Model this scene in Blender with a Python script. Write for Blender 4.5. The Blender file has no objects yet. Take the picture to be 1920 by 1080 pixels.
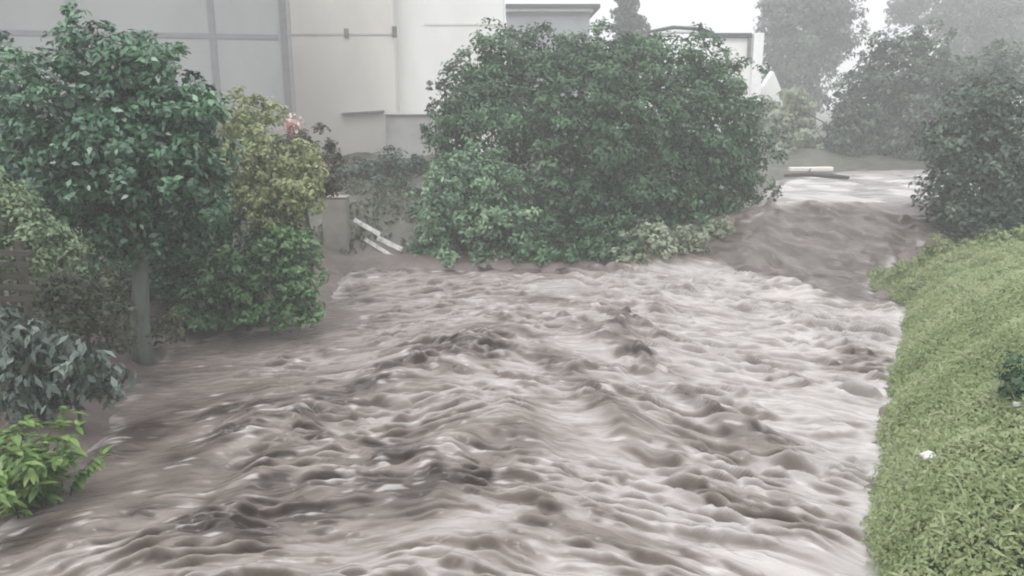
import bpy, math, random
import numpy as np
from mathutils import Vector

random.seed(4)
rng = np.random.default_rng(11)
R = math.radians
S = bpy.context.scene
COL = S.collection

# ------------------------------------------------------------------ camera
PITCH, FPX, CAMZ = R(13.0), 1500.0, 5.0
cam = bpy.data.cameras.new('camera')
cam.sensor_width = 36.0
cam.lens = FPX / 1920 * 36
cam.clip_start, cam.clip_end = 0.1, 3000
co = bpy.data.objects.new('camera', cam)
co.location = (0, 0, CAMZ)
co.rotation_euler = (math.pi / 2 - PITCH, 0, 0)
COL.objects.link(co)
S.camera = co
FW = np.array([0, math.cos(PITCH), -math.sin(PITCH)])
UP = np.array([0, math.sin(PITCH), math.cos(PITCH)])
RT = np.array([1.0, 0, 0])


def ray(px, py):
    return FW + RT * ((px - 960) / FPX) + UP * ((540 - py) / FPX)


def on_z(px, py, z=0.0):
    d = ray(px, py)
    return np.array([0, 0, CAMZ]) + d * ((z - CAMZ) / d[2])


def at_y(px, py, Y):
    d = ray(px, py)
    return np.array([0, 0, CAMZ]) + d * (Y / d[1])


def msize(n, Y):
    return n * Y / FPX


# ------------------------------------------------------------------ noise
def _hash(ix, iy, iz, seed):
    h = (ix.astype(np.int64) * 374761393 + iy.astype(np.int64) * 668265263 + iz.astype(np.int64) * 2147483647
         + seed * 974634777) & 0xFFFFFFFF
    h = ((h ^ (h >> 13)) * 1274126177) & 0xFFFFFFFF
    h = ((h ^ (h >> 16)) * 2246822519) & 0xFFFFFFFF
    return ((h ^ (h >> 15)) & 0xFFFFFF) / 8388607.5 - 1.0


def noise2(x, y, seed=0):
    ix, iy = np.floor(x), np.floor(y)
    fx, fy = x - ix, y - iy
    ux, uy = fx * fx * fx * (fx * (fx * 6 - 15) + 10), fy * fy * fy * (fy * (fy * 6 - 15) + 10)
    z = np.zeros_like(ix)

    def g(dx, dy):
        a = _hash(ix + dx, iy + dy, z, seed) * math.pi
        return np.cos(a) * (fx - dx) + np.sin(a) * (fy - dy)
    a, b, c, d = g(0, 0), g(1, 0), g(0, 1), g(1, 1)
    return (a + (b - a) * ux + (c + (d - c) * ux - (a + (b - a) * ux)) * uy) * 1.5


def fbm2(x, y, seed=0, oct=4):
    s, a = 0, 1.0
    for k in range(oct):
        s = s + a * noise2(x * 2 ** k, y * 2 ** k, seed + k * 17)
        a *= 0.5
    return s


def sstep(a, b, x):
    t = np.clip((x - a) / (b - a), 0, 1)
    return t * t * (3 - 2 * t)


def poly_dist(x, y, pts, closed=False):
    best = np.full(x.shape, 1e9)
    n = len(pts)
    for i in range(n if closed else n - 1):
        ax, ay = pts[i]
        bx, by = pts[(i + 1) % n]
        dx, dy = bx - ax, by - ay
        t = np.clip(((x - ax) * dx + (y - ay) * dy) / (dx * dx + dy * dy + 1e-9), 0, 1)
        best = np.minimum(best, np.hypot(x - ax - t * dx, y - ay - t * dy))
    return best


def poly_inside(x, y, pts):
    c = np.zeros(x.shape, bool)
    n = len(pts)
    for i in range(n):
        ax, ay = pts[i]
        bx, by = pts[(i + 1) % n]
        cond = ((ay > y) != (by > y)) & (x < (bx - ax) * (y - ay) / (by - ay + 1e-12) + ax)
        c ^= cond
    return c


# ------------------------------------------------------------------ mesh helpers
def link(name, me, mat, parent=None):
    o = bpy.data.objects.new(name, me)
    COL.objects.link(o)
    if mat is not None:
        for m in (mat if isinstance(mat, (list, tuple)) else [mat]):
            me.materials.append(m)
    if parent is not None:
        o.parent = parent
        o.matrix_parent_inverse = parent.matrix_world.inverted() if False else parent.matrix_basis.inverted()
    return o


def mesh_np(name, V, F, mat, parent=None, smooth=False, attr=None):
    """V (n,3), F (m,4) quads"""
    me = bpy.data.meshes.new(name)
    V = np.asarray(V, np.float32)
    F = np.asarray(F, np.int32)
    me.vertices.add(len(V))
    me.vertices.foreach_set('co', V.ravel())
    k = F.shape[1]
    me.loops.add(F.size)
    me.loops.foreach_set('vertex_index', F.ravel())
    me.polygons.add(len(F))
    me.polygons.foreach_set('loop_start', np.arange(0, F.size, k, dtype=np.int32))
    if smooth:
        me.polygons.foreach_set('use_smooth', np.ones(len(F), bool))
    for an, av in (attr or {}).items():
        a = me.attributes.new(an, 'FLOAT', 'POINT')
        a.data.foreach_set('value', np.asarray(av, np.float32))
    me.update(calc_edges=True)
    me.validate()
    return link(name, me, mat, parent)


def tag(o, label=None, cat=None, group=None, kind=None):
    if label: o['label'] = label
    if cat: o['category'] = cat
    if group: o['group'] = group
    if kind: o['kind'] = kind
    return o


def empty(name, loc, label, cat, group=None):
    o = bpy.data.objects.new(name, None)
    o.location = tuple(loc)
    o.empty_display_size = 0.2
    COL.objects.link(o)
    return tag(o, label, cat, group)


class MB:
    def __init__(self):
        self.v, self.f, self.m = [], [], []

    def add(self, vs, fs, mi=0):
        b = len(self.v)
        self.v += [tuple(map(float, v)) for v in vs]
        for f in fs:
            self.f.append(tuple(b + i for i in f))
            self.m.append(mi)
        return self

    def box(self, lo, hi, rz=0.0, piv=None, mi=0, bev=0.0):
        x0, y0, z0 = lo
        x1, y1, z1 = hi
        vs = [(x0, y0, z0), (x1, y0, z0), (x1, y1, z0), (x0, y1, z0), (x0, y0, z1), (x1, y0, z1), (x1, y1, z1), (x0, y1, z1)]
        if rz:
            px, py = piv if piv else ((x0 + x1) / 2, (y0 + y1) / 2)
            c, s = math.cos(rz), math.sin(rz)
            vs = [(px + (x - px) * c - (y - py) * s, py + (x - px) * s + (y - py) * c, z) for x, y, z in vs]
        return self.add(vs, [(0, 3, 2, 1), (4, 5, 6, 7), (0, 1, 5, 4), (1, 2, 6, 5), (2, 3, 7, 6), (3, 0, 4, 7)], mi)

    def bar(self, a, b, w, t, mi=0, upv=(0, 0, 1)):
        a, b = Vector(a), Vector(b)
        d = (b - a).normalized()
        s = d.cross(Vector(upv)).normalized() * (w / 2)
        u = s.cross(d).normalized() * (t / 2)
        vs = [a - s - u, a + s - u, a + s + u, a - s + u, b - s - u, b + s - u, b + s + u, b - s + u]
        return self.add(vs, [(3, 2, 1, 0), (4, 5, 6, 7), (0, 1, 5, 4), (1, 2, 6, 5), (2, 3, 7, 6), (3, 0, 4, 7)], mi)

    def tube(self, pts, rad, n=8, mi=0):
        pts = [Vector(p) for p in pts]
        vs, fs = [], []
        ref = Vector((0.31, 0.87, 0.13))
        for i, p in enumerate(pts):
            d = (pts[min(i + 1, len(pts) - 1)] - pts[max(i - 1, 0)]).normalized()
            s = d.cross(ref).normalized()
            u = s.cross(d)
            for k in range(n):
                a = 2 * math.pi * k / n
                vs.append(p + (s * math.cos(a) + u * math.sin(a)) * rad[i])
        for i in range(len(pts) - 1):
            for k in range(n):
                fs.append((i * n + k, i * n + (k + 1) % n, (i + 1) * n + (k + 1) % n, (i + 1) * n + k))
        fs.append(tuple(range(n))[::-1])
        fs.append(tuple((len(pts) - 1) * n + k for k in range(n)))
        return self.add(vs, fs, mi)

    def build(self, name, mat, parent=None, smooth=False, bevel=0.0):
        me = bpy.data.meshes.new(name)
        me.from_pydata(self.v, [], self.f)
        o = link(name, me, mat, parent)
        me.polygons.foreach_set('material_index', self.m)
        if smooth:
            me.polygons.foreach_set('use_smooth', [True] * len(me.polygons))
        if bevel:
            md = o.modifiers.new('bevel', 'BEVEL')
            md.width, md.segments = bevel, 2
        return o


# ------------------------------------------------------------------ materials
def new_mat(name):
    m = bpy.data.materials.new(name)
    m.use_nodes = True
    nt = m.node_tree
    nt.nodes.clear()
    out = nt.nodes.new('ShaderNodeOutputMaterial')
    return m, nt, out


def N(nt, t, **kw):
    n = nt.nodes.new(t)
    for k, v in kw.items():
        if k in n.inputs:
            n.inputs[k].default_value = v
        else:
            setattr(n, k, v)
    return n


def ramp(nt, src, stops):
    r = nt.nodes.new('ShaderNodeValToRGB')
    e = r.color_ramp.elements
    while len(e) < len(stops):
        e.new(0.5)
    for i, (p, c) in enumerate(stops):
        e[i].position = p
        e[i].color = (*c, 1) if len(c) == 3 else c
    nt.links.new(src, r.inputs[0])
    return r


def leaf_mat(name, dark, mid, light, rough=0.45, trans=0.3, spec=0.5):
    m, nt, out = new_mat(name)
    at = N(nt, 'ShaderNodeAttribute', attribute_name='tint')
    r = ramp(nt, at.outputs['Fac'], [(0.1, dark), (0.5, mid), (0.92, light)])
    p = N(nt, 'ShaderNodeBsdfPrincipled', Roughness=rough)
    p.inputs['Specular IOR Level'].default_value = spec
    nt.links.new(r.outputs[0], p.inputs['Base Color'])
    t = N(nt, 'ShaderNodeBsdfTranslucent')
    nt.links.new(r.outputs[0], t.inputs['Color'])
    mx = N(nt, 'ShaderNodeMixShader', Fac=trans)
    nt.links.new(p.outputs[0], mx.inputs[1])
    nt.links.new(t.outputs[0], mx.inputs[2])
    nt.links.new(mx.outputs[0], out.inputs['Surface'])
    return m


def plain_mat(name, col, rough=0.7, var=0.12, scale=1.5, stretch=(1, 1, 1), bump=0.0, spec=0.3, col2=None):
    m, nt, out = new_mat(name)
    tc = N(nt, 'ShaderNodeTexCoord')
    mp = N(nt, 'ShaderNodeMapping')
    mp.inputs['Scale'].default_value = stretch
    nt.links.new(tc.outputs['Object'], mp.inputs[0])
    nz = N(nt, 'ShaderNodeTexNoise', Scale=scale, Detail=6.0, Roughness=0.6)
    nt.links.new(mp.outputs[0], nz.inputs['Vector'])
    c2 = col2 or tuple(c * (1 - 2.2 * var) for c in col)
    c1 = tuple(min(1, c * (1 + var)) for c in col)
    r = ramp(nt, nz.outputs['Fac'], [(0.3, c2), (0.5, col), (0.72, c1)])
    p = N(nt, 'ShaderNodeBsdfPrincipled', Roughness=rough)
    p.inputs['Specular IOR Level'].default_value = spec
    nt.links.new(r.outputs[0], p.inputs['Base Color'])
    if bump:
        b = N(nt, 'ShaderNodeBump', Strength=bump, Distance=0.02)
        nz2 = N(nt, 'ShaderNodeTexNoise', Scale=scale * 8, Detail=4.0)
        nt.links.new(mp.outputs[0], nz2.inputs['Vector'])
        nt.links.new(nz2.outputs['Fac'], b.inputs['Height'])
        nt.links.new(b.outputs[0], p.inputs['Normal'])
    nt.links.new(p.outputs[0], out.inputs['Surface'])
    return m


M = {}
M['leaf_teal'] = leaf_mat('leaf_deep_green', (0.022, 0.064, 0.035), (0.052, 0.138, 0.073), (0.121, 0.265, 0.134), 0.28, 0.22, 0.7)
M['leaf_dark'] = leaf_mat('leaf_dark_green', (0.027, 0.059, 0.030), (0.056, 0.125, 0.059), (0.111, 0.218, 0.097), 0.5, 0.22, 0.4)
M['leaf_mid'] = leaf_mat('leaf_mid_green', (0.041, 0.093, 0.040), (0.088, 0.186, 0.077), (0.164, 0.307, 0.117), 0.42, 0.25, 0.5)
M['leaf_mint'] = leaf_mat('leaf_grey_green', (0.069, 0.135, 0.078), (0.149, 0.261, 0.152), (0.290, 0.424, 0.253), 0.4, 0.25, 0.5)
M['leaf_yellow'] = leaf_mat('leaf_yellow_green', (.16, .20, .085), (.29, .34, .16), (.40, .43, .24), 0.5, 0.3, 0.4)
M['leaf_brown'] = leaf_mat('leaf_olive_brown', (.050, .050, .035), (.095, .095, .062), (.150, .145, .095), 0.55, 0.22, 0.3)
M['leaf_slate'] = leaf_mat('leaf_slate_green', (0.029, 0.052, 0.038), (0.061, 0.101, 0.070), (0.122, 0.170, 0.111), 0.45, 0.2, 0.4)
M['leaf_olive'] = leaf_mat('leaf_pale_olive', (.19, .24, .15), (.29, .34, .235), (.38, .42, .32), 0.5, 0.3, 0.3)
M['leaf_hedge'] = leaf_mat('leaf_hedge_green', (.155, .205, .080), (.245, .305, .135), (.35, .40, .23), 0.5, 0.3, 0.35)
M['leaf_fresh'] = leaf_mat('leaf_fresh_green', (.040, .100, .022), (.110, .210, .050), (.260, .370, .120), 0.35, 0.35, 0.5)
M['leaf_blue'] = leaf_mat('leaf_blue_grey', (.034, .056, .046), (.078, .115, .096), (.21, .265, .235), 0.3, 0.18, 0.7)
M['weeds'] = leaf_mat('leaf_weeds', (.040, .055, .030), (.085, .100, .058), (.150, .160, .100), 0.5, 0.25, 0.4)
M['leaf_soft'] = leaf_mat('leaf_soft_green', (.13, .19, .105), (.22, .30, .175), (.30, .38, .24), 0.5, 0.3, 0.35)
M['petal'] = leaf_mat('petal_pink', (.45, .20, .18), (.60, .38, .35), (.78, .68, .66), 0.5, 0.3, 0.3)
M['bark'] = plain_mat('bark', (.105, .125, .108), 0.8, 0.25, 6, (1, 1, .25), 0.6)
M['bark_dark'] = plain_mat('bark_dark', (.060, .055, .045), 0.8, 0.25, 6, (1, 1, .25), 0.6)
M['panel'] = plain_mat('grey_panel', (.32, .325, .325), 0.6, 0.05, 0.35, (1, 1, .4))
M['panel_joint'] = plain_mat('panel_joint', (.22, .22, .23), 0.6, 0.06, 2)
M['trim'] = plain_mat('dark_trim', (.19, .185, .19), 0.5, 0.08, 2)
M['cream'] = plain_mat('cream_render', (.66, .635, .585), 0.85, 0.05, 0.3, (1, 1, .5))
M['white_wall'] = plain_mat('white_render', (.78, .78, .76), 0.85, 0.04, 0.3, (1, 1, .5))
M['annex'] = plain_mat('grey_render', (.40, .395, .385), 0.85, 0.12, 0.6)
M['roof_dark'] = plain_mat('dark_roof_edge', (.07, .07, .08), 0.6, 0.1, 2)
M['white_paint'] = plain_mat('white_paint', (.80, .80, .80), 0.5, 0.05, 3)
M['red_wall'] = plain_mat('pink_red_wall', (.42, .24, .24), 0.8, 0.1, 1)
M['navy'] = plain_mat('navy_sign', (.035, .045, .13), 0.5, 0.1, 4)
M['concrete'] = plain_mat('concrete', (.25, .235, .205), 0.85, 0.12, 1.2, (1, 1, 1), 0.3)
M['plank'] = plain_mat('weathered_white_board', (.52, .52, .50), 0.6, 0.25, 5, (1, 1, 1), 0.2)
M['old_wood'] = plain_mat('old_wood', (.065, .062, .05), 0.8, 0.2, 5, (1, 1, 1), 0.4)
M['sack'] = plain_mat('pale_plastic', (.62, .63, .62), 0.4, 0.15, 6, (1, 1, 1), 0.3)
M['log'] = plain_mat('wet_log', (.06, .055, .05), 0.6, 0.2, 5, (1, 1, 1), 0.4)

# ground
m, nt, out = new_mat('ground_mud_and_grass')
geo = N(nt, 'ShaderNodeNewGeometry')
at = N(nt, 'ShaderNodeAttribute', attribute_name='shore')
nz = N(nt, 'ShaderNodeTexNoise', Scale=0.9, Detail=8.0, Roughness=0.65)
nt.links.new(geo.outputs['Position'], nz.inputs['Vector'])
mud = ramp(nt, nz.outputs['Fac'], [(0.3, (.075, .060, .054)), (0.5, (.125, .100, .092)), (0.72, (.185, .155, .145))])
grass = ramp(nt, nz.outputs['Fac'], [(0.3, (.040, .044, .030)), (0.5, (.070, .072, .052)), (0.72, (.115, .11, .085))])
ad = N(nt, 'ShaderNodeMath', operation='MULTIPLY_ADD')
nt.links.new(nz.outputs['Fac'], ad.inputs[0])
ad.inputs[1].default_value = 0.9
nt.links.new(at.outputs['Fac'], ad.inputs[2])
rm = ramp(nt, ad.outputs[0], [(0.65, (0, 0, 0)), (1.15 / 1.3, (1, 1, 1))])
mx = N(nt, 'ShaderNodeMixRGB')
nt.links.new(rm.outputs[0], mx.inputs[0])
nt.links.new(mud.outputs[0], mx.inputs[1])
nt.links.new(grass.outputs[0], mx.inputs[2])
p = N(nt, 'ShaderNodeBsdfPrincipled', Roughness=0.55)
nt.links.new(mx.outputs[0], p.inputs['Base Color'])
b = N(nt, 'ShaderNodeBump', Strength=0.6, Distance=0.05)
nz2 = N(nt, 'ShaderNodeTexNoise', Scale=6.0, Detail=6.0)
nt.links.new(geo.outputs['Position'], nz2.inputs['Vector'])
nt.links.new(nz2.outputs['Fac'], b.inputs['Height'])
nt.links.new(b.outputs[0], p.inputs['Normal'])
nt.links.new(p.outputs[0], out.inputs['Surface'])
M['ground'] = m

# muddy flood water
m, nt, out = new_mat('muddy_flood_water')
at = N(nt, 'ShaderNodeAttribute', attribute_name='silt_shade')
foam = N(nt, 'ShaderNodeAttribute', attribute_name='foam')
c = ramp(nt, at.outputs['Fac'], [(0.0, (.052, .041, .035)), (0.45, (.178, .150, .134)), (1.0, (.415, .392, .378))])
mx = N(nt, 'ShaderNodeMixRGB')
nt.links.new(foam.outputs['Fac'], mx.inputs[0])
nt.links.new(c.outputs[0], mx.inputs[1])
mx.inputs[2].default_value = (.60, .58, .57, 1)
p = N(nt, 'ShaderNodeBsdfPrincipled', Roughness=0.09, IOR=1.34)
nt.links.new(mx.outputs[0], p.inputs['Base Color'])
geo = N(nt, 'ShaderNodeNewGeometry')
mp = N(nt, 'ShaderNodeMapping')
mp.inputs['Scale'].default_value = (5.0, 13.0, 5.0)
nt.links.new(geo.outputs['Position'], mp.inputs[0])
nz = N(nt, 'ShaderNodeTexNoise', Scale=1.0, Detail=3.0, Roughness=0.5)
nt.links.new(mp.outputs[0], nz.inputs['Vector'])
b = N(nt, 'ShaderNodeBump', Strength=0.5, Distance=0.035)
nt.links.new(nz.outputs['Fac'], b.inputs['Height'])
nt.links.new(b.outputs[0], p.inputs['Normal'])
nt.links.new(p.outputs[0], out.inputs['Surface'])
M['water'] = m

# ------------------------------------------------------------------ river outline
left_px = [(60, 945), (150, 860), (205, 775), (235, 705), (310, 655), (420, 622), (560, 606), (608, 560), (645, 512), (760, 504), (900, 504),
           (1060, 505), (1180, 488), (1290, 432), (1400, 405), (1440, 388), (1470, 340), (1590, 322)]
right_px = [(1775, 440), (1700, 480), (1645, 530), (1650, 556), (1722, 566), (1710, 620),
            (1680, 750), (1655, 900), (1662, 1080)]
def level(y):
    """the flood drops over a long chute into the near pool"""
    t_ = np.clip((np.asarray(y, float) - 23.2) / 4.2, 0, 1)
    return 1.6 * (0.65 * t_ + 0.35 * t_ * t_ * (3 - 2 * t_))


def on_water(px, py):
    z = 0.0
    for _ in range(40):
        z = 0.5 * z + 0.5 * float(level(on_z(px, py, z)[1]))
    return on_z(px, py, z)


LP = [tuple(on_water(*q)[:2]) for q in left_px]
RP = [tuple(on_water(*q)[:2]) for q in right_px]
far = [(LP[-1][0] + 10, LP[-1][1] + 2.5), (75, LP[-1][1] + 16), (80, LP[-1][1] + 2), (RP[0][0] + 8, RP[0][1] + 3)]
RIVER = [(-9.5, -8), (-8.0, 4.0)] + LP + far + RP + [(3.4, 4), (3.6, -8)]


def river_sd(x, y):
    d = poly_dist(x, y, RIVER, True)
    return np.where(poly_inside(x, y, RIVER), -d, d)


AX = [tuple(on_z(*q)[:2]) for q in [(1640, 522), (1650, 545), (1712, 575), (1680, 750), (1655, 900), (1662, 1080)]] + [(3.4, 4), (3.6, -8)]


def ground_z(x, y):
    d = river_sd(x, y)
    dd = np.maximum(d, 0)
    n = fbm2(x * 0.35, y * 0.35, 5, 4)
    left = 2.4 * (1 - np.exp(-dd / 5.0))
    right = 2.0 * (1 - np.exp(-dd / 1.7))
    wr = sstep(-1.0, 1.0, x - np.interp(y, [-8, 4, 8, 14, 20, 25, 60], [0, 0, 1.5, 4.5, 8.0, 13.5, 30]))
    wr = wr * sstep(26, 21, y)
    right = right * np.interp(y, [0, 14, 19, 23], [1, .9, .6, .35])
    h = left * (1 - wr) + right * wr
    h = h * (1 + 0.12 * n) + 0.06 * n * sstep(0, 1, dd)
    h = h + (0.10 * fbm2(x * 1.1, y * 1.1, 25, 2) + 0.05 * fbm2(x * 3.1, y * 3.1, 26, 2)) * np.exp(-(dd / 5.0) ** 2) * sstep(-1.0, -0.1, d)
    h = np.where(d < 0, h - 0.5 * sstep(0, -1.2, d), h)
    lv = level(y)
    return np.where(d < 0, h + lv, np.maximum(h, (lv + 0.12) * np.exp(-dd / 2.0)))


# terrain sheet
t = np.linspace(-1, 1, 460)
gx = 6 + np.sinh(t * 5.2) / np.sinh(5.2) * 420
gy = 20 + np.sinh(np.linspace(-1, 1, 460) * 5.2) / np.sinh(5.2) * 420
X, Y = np.meshgrid(gx, gy)
Z = ground_z(X, Y)
sh = np.clip(river_sd(X, Y) / 5.0, 0, 1)


def grid_faces(r, c):
    i = np.arange(r * c).reshape(r, c)
    return np.stack([i[:-1, :-1], i[:-1, 1:], i[1:, 1:], i[1:, :-1]], -1).reshape(-1, 4)


g = mesh_np('ground', np.stack([X, Y, Z], -1).reshape(-1, 3), grid_faces(*X.shape), M['ground'], smooth=True, attr={'shore': sh.ravel()})
tag(g, kind='structure')

# ------------------------------------------------------------------ river surface
rows = []
y = -6.0
while y < 75:
    rows.append(y)
    d = max(y, 6.0)
    y += 0.0021 * d if y > 5 else 0.06
    if y > 34:
        y += 0.004 * d
rows = np.array(rows)
NC = 640
x0 = np.interp(rows, [-6, 4, 10, 24, 34, 60, 105], [-10, -9, -8.5, -8, 0, 14, 20])
x1 = np.interp(rows, [-6, 4, 10, 24, 36, 44, 105], [5, 5, 6, 14, 26, 60, 100])
uu = np.linspace(0, 1, NC)
X = x0[:, None] + (x1 - x0)[:, None] * uu[None, :]
Y = np.repeat(rows[:, None], NC, 1)


def wpath(pts):
    return [tuple(on_z(*q)[:2]) for q in pts]


def ridge(X, Y, pts, amp, w_up, w_dn, jag=0.25, seed=1, fade=0.8):
    """crest along a path running left to right: gentle far side, steep near side"""
    P = np.array(wpath(pts))
    P = P[np.argsort(P[:, 0])]
    jx = fbm2(X * 0.9, Y * 0.9, seed, 3) * jag
    yc = np.interp(X, P[:, 0], P[:, 1])
    d = Y - yc + jx
    prof = np.where(d > 0, np.exp(-(d / w_up) ** 2), np.exp(-(d / w_dn) ** 2))
    ends = sstep(P[0, 0] - fade, P[0, 0] + fade, X) * sstep(P[-1, 0] + fade, P[-1, 0] - fade, X)
    lump = 0.65 + 0.55 * fbm2(X * 0.8 + 9, Y * 0.3, seed + 3, 3)
    return amp * prof * ends * np.clip(lump, 0.1, 1.5), prof * ends


sd = river_sd(X, Y)
depth_in = np.clip(-sd, 0, 10)
lip = wpath([(600, 530), (700, 516), (900, 518), (1060, 522), (1180, 512), (1260, 506), (1370, 512), (1480, 536), (1600, 575), (1720, 590)])
lipP = np.array(lip)
ylip = np.interp(X, lipP[:, 0], lipP[:, 1])
up = sstep(-0.4, 0.5, Y - ylip + 0.35 * fbm2(X * .7, Y * .2, 8, 2))            # 1 on the smooth water upstream
chop = (1 - up) * (0.35 + 0.65 * sstep(0.0, 0.9, depth_in))
patch = fbm2(X * 0.35, Y * 0.45, 31, 3)
calm = sstep(-0.1, 0.6, patch)
shoreL = sstep(3.0, 0.9, poly_dist(X, Y, LP[1:7]))                              # slack, muddy water by the left shore
chop = chop * (1 - 0.40 * calm) * (1 - 0.80 * shoreL) * (1 + 0.35 * sstep(0.5, 5, X - 0.5 - (Y - 16) * 0.16))
# flow spreads toward the viewer: crests run as open chevrons
xc = 0.5 + (Y - 16) * 0.16
U = X - xc
fan = np.sqrt(U * U + 1.5) * 0.43 + 0.07 * U
wx = 0.35 * fbm2(X * 0.35, Y * 0.35, 71, 2)
V = Y + fan + wx
h = np.zeros_like(X)
n1 = noise2(X * 0.55 + 3, V * 1.0, 101)


def saw(ph, steep=0.17):
    """long back, short steep front facing downstream"""
    f = ph - np.floor(ph)
    up_ = sstep(0, steep, f)
    dn_ = 1 - sstep(steep, 1.0, f)
    return np.where(f < steep, up_, dn_)


def wavelets(fr, wx_, seed, lo, hi, front=False):
    ph = V * fr + 0.75 * noise2(X * wx_ * 0.8, V * fr * 0.35, seed) + 0.20 * noise2(X * wx_ * 2.0, V * fr * 0.5, seed + 1)
    a = sstep(lo, hi, noise2(X * wx_ * 1.5 + 11, V * fr * 0.75, seed + 2) + 0.35 * noise2(X * wx_ * 0.5, V * fr * 0.3, seed + 3))
    if front:
        f = ph - np.floor(ph)
        f = np.where(f > 0.6, f - 1, f)
        return a * np.exp(-((f - 0.06) / 0.13) ** 2)
    return a * (saw(ph, min(0.5, max(0.19, 0.085 * fr))) - 0.35)


clus = 0.45 + 0.70 * sstep(-0.45, 0.35, fbm2(X * 0.5 + 4, V * 0.6, 140, 3))
near = 0.25 + 0.75 * sstep(9.5, 15, Y)
hs = chop * clus * (0.10 * near * wavelets(1.5, 0.9, 410, -0.10, 0.45) + 0.13 * wavelets(2.6, 1.0, 420, -0.25, 0.30)
                    + 0.10 * wavelets(4.2, 1.4, 430, -0.30, 0.25) + 0.055 * wavelets(6.0, 2.4, 440, -0.30, 0.30) + 0.010 * noise2(X * 3.5, V * 11, 105))
h += chop * 0.06 * n1 + hs
chute = up * sstep(28.6, 26.8, Y)
h += chute * (0.07 * fbm2(X * 1.3, Y * 0.7, 57, 3) + 0.16 * wavelets(1.1, 0.7, 460, -0.1, 0.5) + 0.10 * wavelets(2.2, 1.2, 470, 0.0, 0.5))
h += up * sstep(27, 28.5, Y) * 0.10 * wavelets(0.8, 0.45, 480, -0.2, 0.4)
h += up * (0.035 * noise2(X * 0.5, Y * 0.9, 55) + 0.018 * noise2(X * 1.1, Y * 2.2, 56)) + 0.05 * up * np.exp(-((Y - 27.4) / 0.7) ** 2)
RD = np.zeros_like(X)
for k, (pts, amp, wu, wd) in enumerate([
    ([(330, 870), (470, 820), (600, 775), (720, 725), (860, 675), (985, 636)], 0.27, 2.0, 1.0),
    ([(985, 640), (1040, 700), (1160, 790), (1300, 890), (1420, 950), (1500, 985)], 0.26, 1.7, 0.95),
    ([(330, 1010), (420, 950), (520, 915), (650, 915), (780, 905), (900, 850), (1060, 830)], 0.30, 1.5, 1.15),
    ([(1080, 620), (1180, 650), (1270, 730), (1340, 790), (1440, 850), (1540, 890)], 0.20, 1.3, 0.85),
    ([(-60, 1060), (80, 1010), (200, 985), (330, 940)], 0.16, 0.8, 0.5),
    ([(100, 880), (240, 830), (380, 790), (520, 745)], 0.14, 1.0, 0.7),
    ([(930, 1040), (1040, 1000), (1120, 1020), (1220, 1070)], 0.18, 0.7, 0.5),
    ([(960, 570), (1040, 566), (1100, 580)], 0.16, 0.6, 0.4),
    ([(1120, 640), (1180, 600), (1240, 640)], 0.24, 0.7, 0.6),
    ([(1560, 690), (1630, 670), (1700, 700)], 0.22, 0.7, 0.6),
]):
    hh, pr = ridge(X, Y, pts, amp, wu, wd, 0.3, 200 + k * 7)
    h += hh
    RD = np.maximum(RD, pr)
hl, pl = ridge(X, Y, [(600, 530), (700, 516), (900, 518), (1060, 522), (1180, 512), (1260, 506), (1370, 512), (1480, 536), (1600, 575), (1720, 590)],
               0.22, 0.5, 1.2, 0.35, 401)
h += hl
Z = h * sstep(0.0, 0.5, depth_in + 0.12) + level(Y) - 2.5 * np.clip(sd - 0.35, 0, 1.5)
YD = Y - 0.30 * hs * sstep(0.0, 0.5, depth_in)
# dark strokes painted on the wavelets' short fronts, in place of weaker sky reflection
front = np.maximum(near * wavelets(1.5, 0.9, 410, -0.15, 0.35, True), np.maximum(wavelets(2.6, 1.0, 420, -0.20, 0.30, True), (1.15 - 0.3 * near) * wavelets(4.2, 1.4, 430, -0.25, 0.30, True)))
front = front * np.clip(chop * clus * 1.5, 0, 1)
# water colour: turbid streaks, plus shade painted on wave fronts, swell faces and chute
s1 = fbm2(X * 0.55 + 2, V * 1.1, 301, 4)
s2 = fbm2(X * 1.6, V * 4.2, 302, 4)
plume = poly_dist(X, Y, wpath([(430, 1010), (560, 985), (700, 985), (900, 900)]))
plume = sstep(0.75, 0.1, plume + 0.25 * fbm2(X * 1.2, Y * 1.6, 345, 3))       # brown boil of mud
silt_shade = 0.82 - 0.28 * plume - 0.18 * shoreL + 0.12 * s1 + 0.08 * s2 - 0.52 * np.clip(RD * (0.85 + 1.0 * fbm2(X * 0.9, V * 1.4, 333, 3)), 0, 1) - 0.40 * front - 0.24 * sstep(1, -6, X - xc) + 0.10 * sstep(0, 5, X - xc) - 0.74 * up * sstep(28.2, 26.8, Y) + 0.18 * up * sstep(27, 29, Y)  # paler right and upstream water: sky reflection painted into the colour
silt_shade = np.clip(silt_shade, 0, 1)
fo = np.clip((s2 * 0.6 + noise2(X * 3, V * 9, 303) * 0.5 + (h - 0.1) * 1.2 - 0.42) * 1.6, 0, 0.42) * (1 - 0.7 * up)
fo = np.clip(fo + 0.38 * np.exp(-((depth_in - 0.18) / 0.2) ** 2) * sstep(-0.1, 0.5, noise2(X * 2.2, Y * 2.2, 306) + 0.3 * noise2(X * 7, Y * 7, 307)) * (sd < 0), 0, 0.6)
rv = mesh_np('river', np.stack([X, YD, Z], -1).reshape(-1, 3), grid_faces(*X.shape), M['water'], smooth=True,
             attr={'silt_shade': silt_shade.ravel(), 'foam': fo.ravel()})
tag(rv, kind='structure')


# ------------------------------------------------------------------ foliage
def rdir(n):
    v = rng.normal(size=(n, 3))
    return v / np.linalg.norm(v, axis=1, keepdims=True)


def nrm(v):
    return v / (np.linalg.norm(v, axis=1, keepdims=True) + 1e-9)


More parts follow.
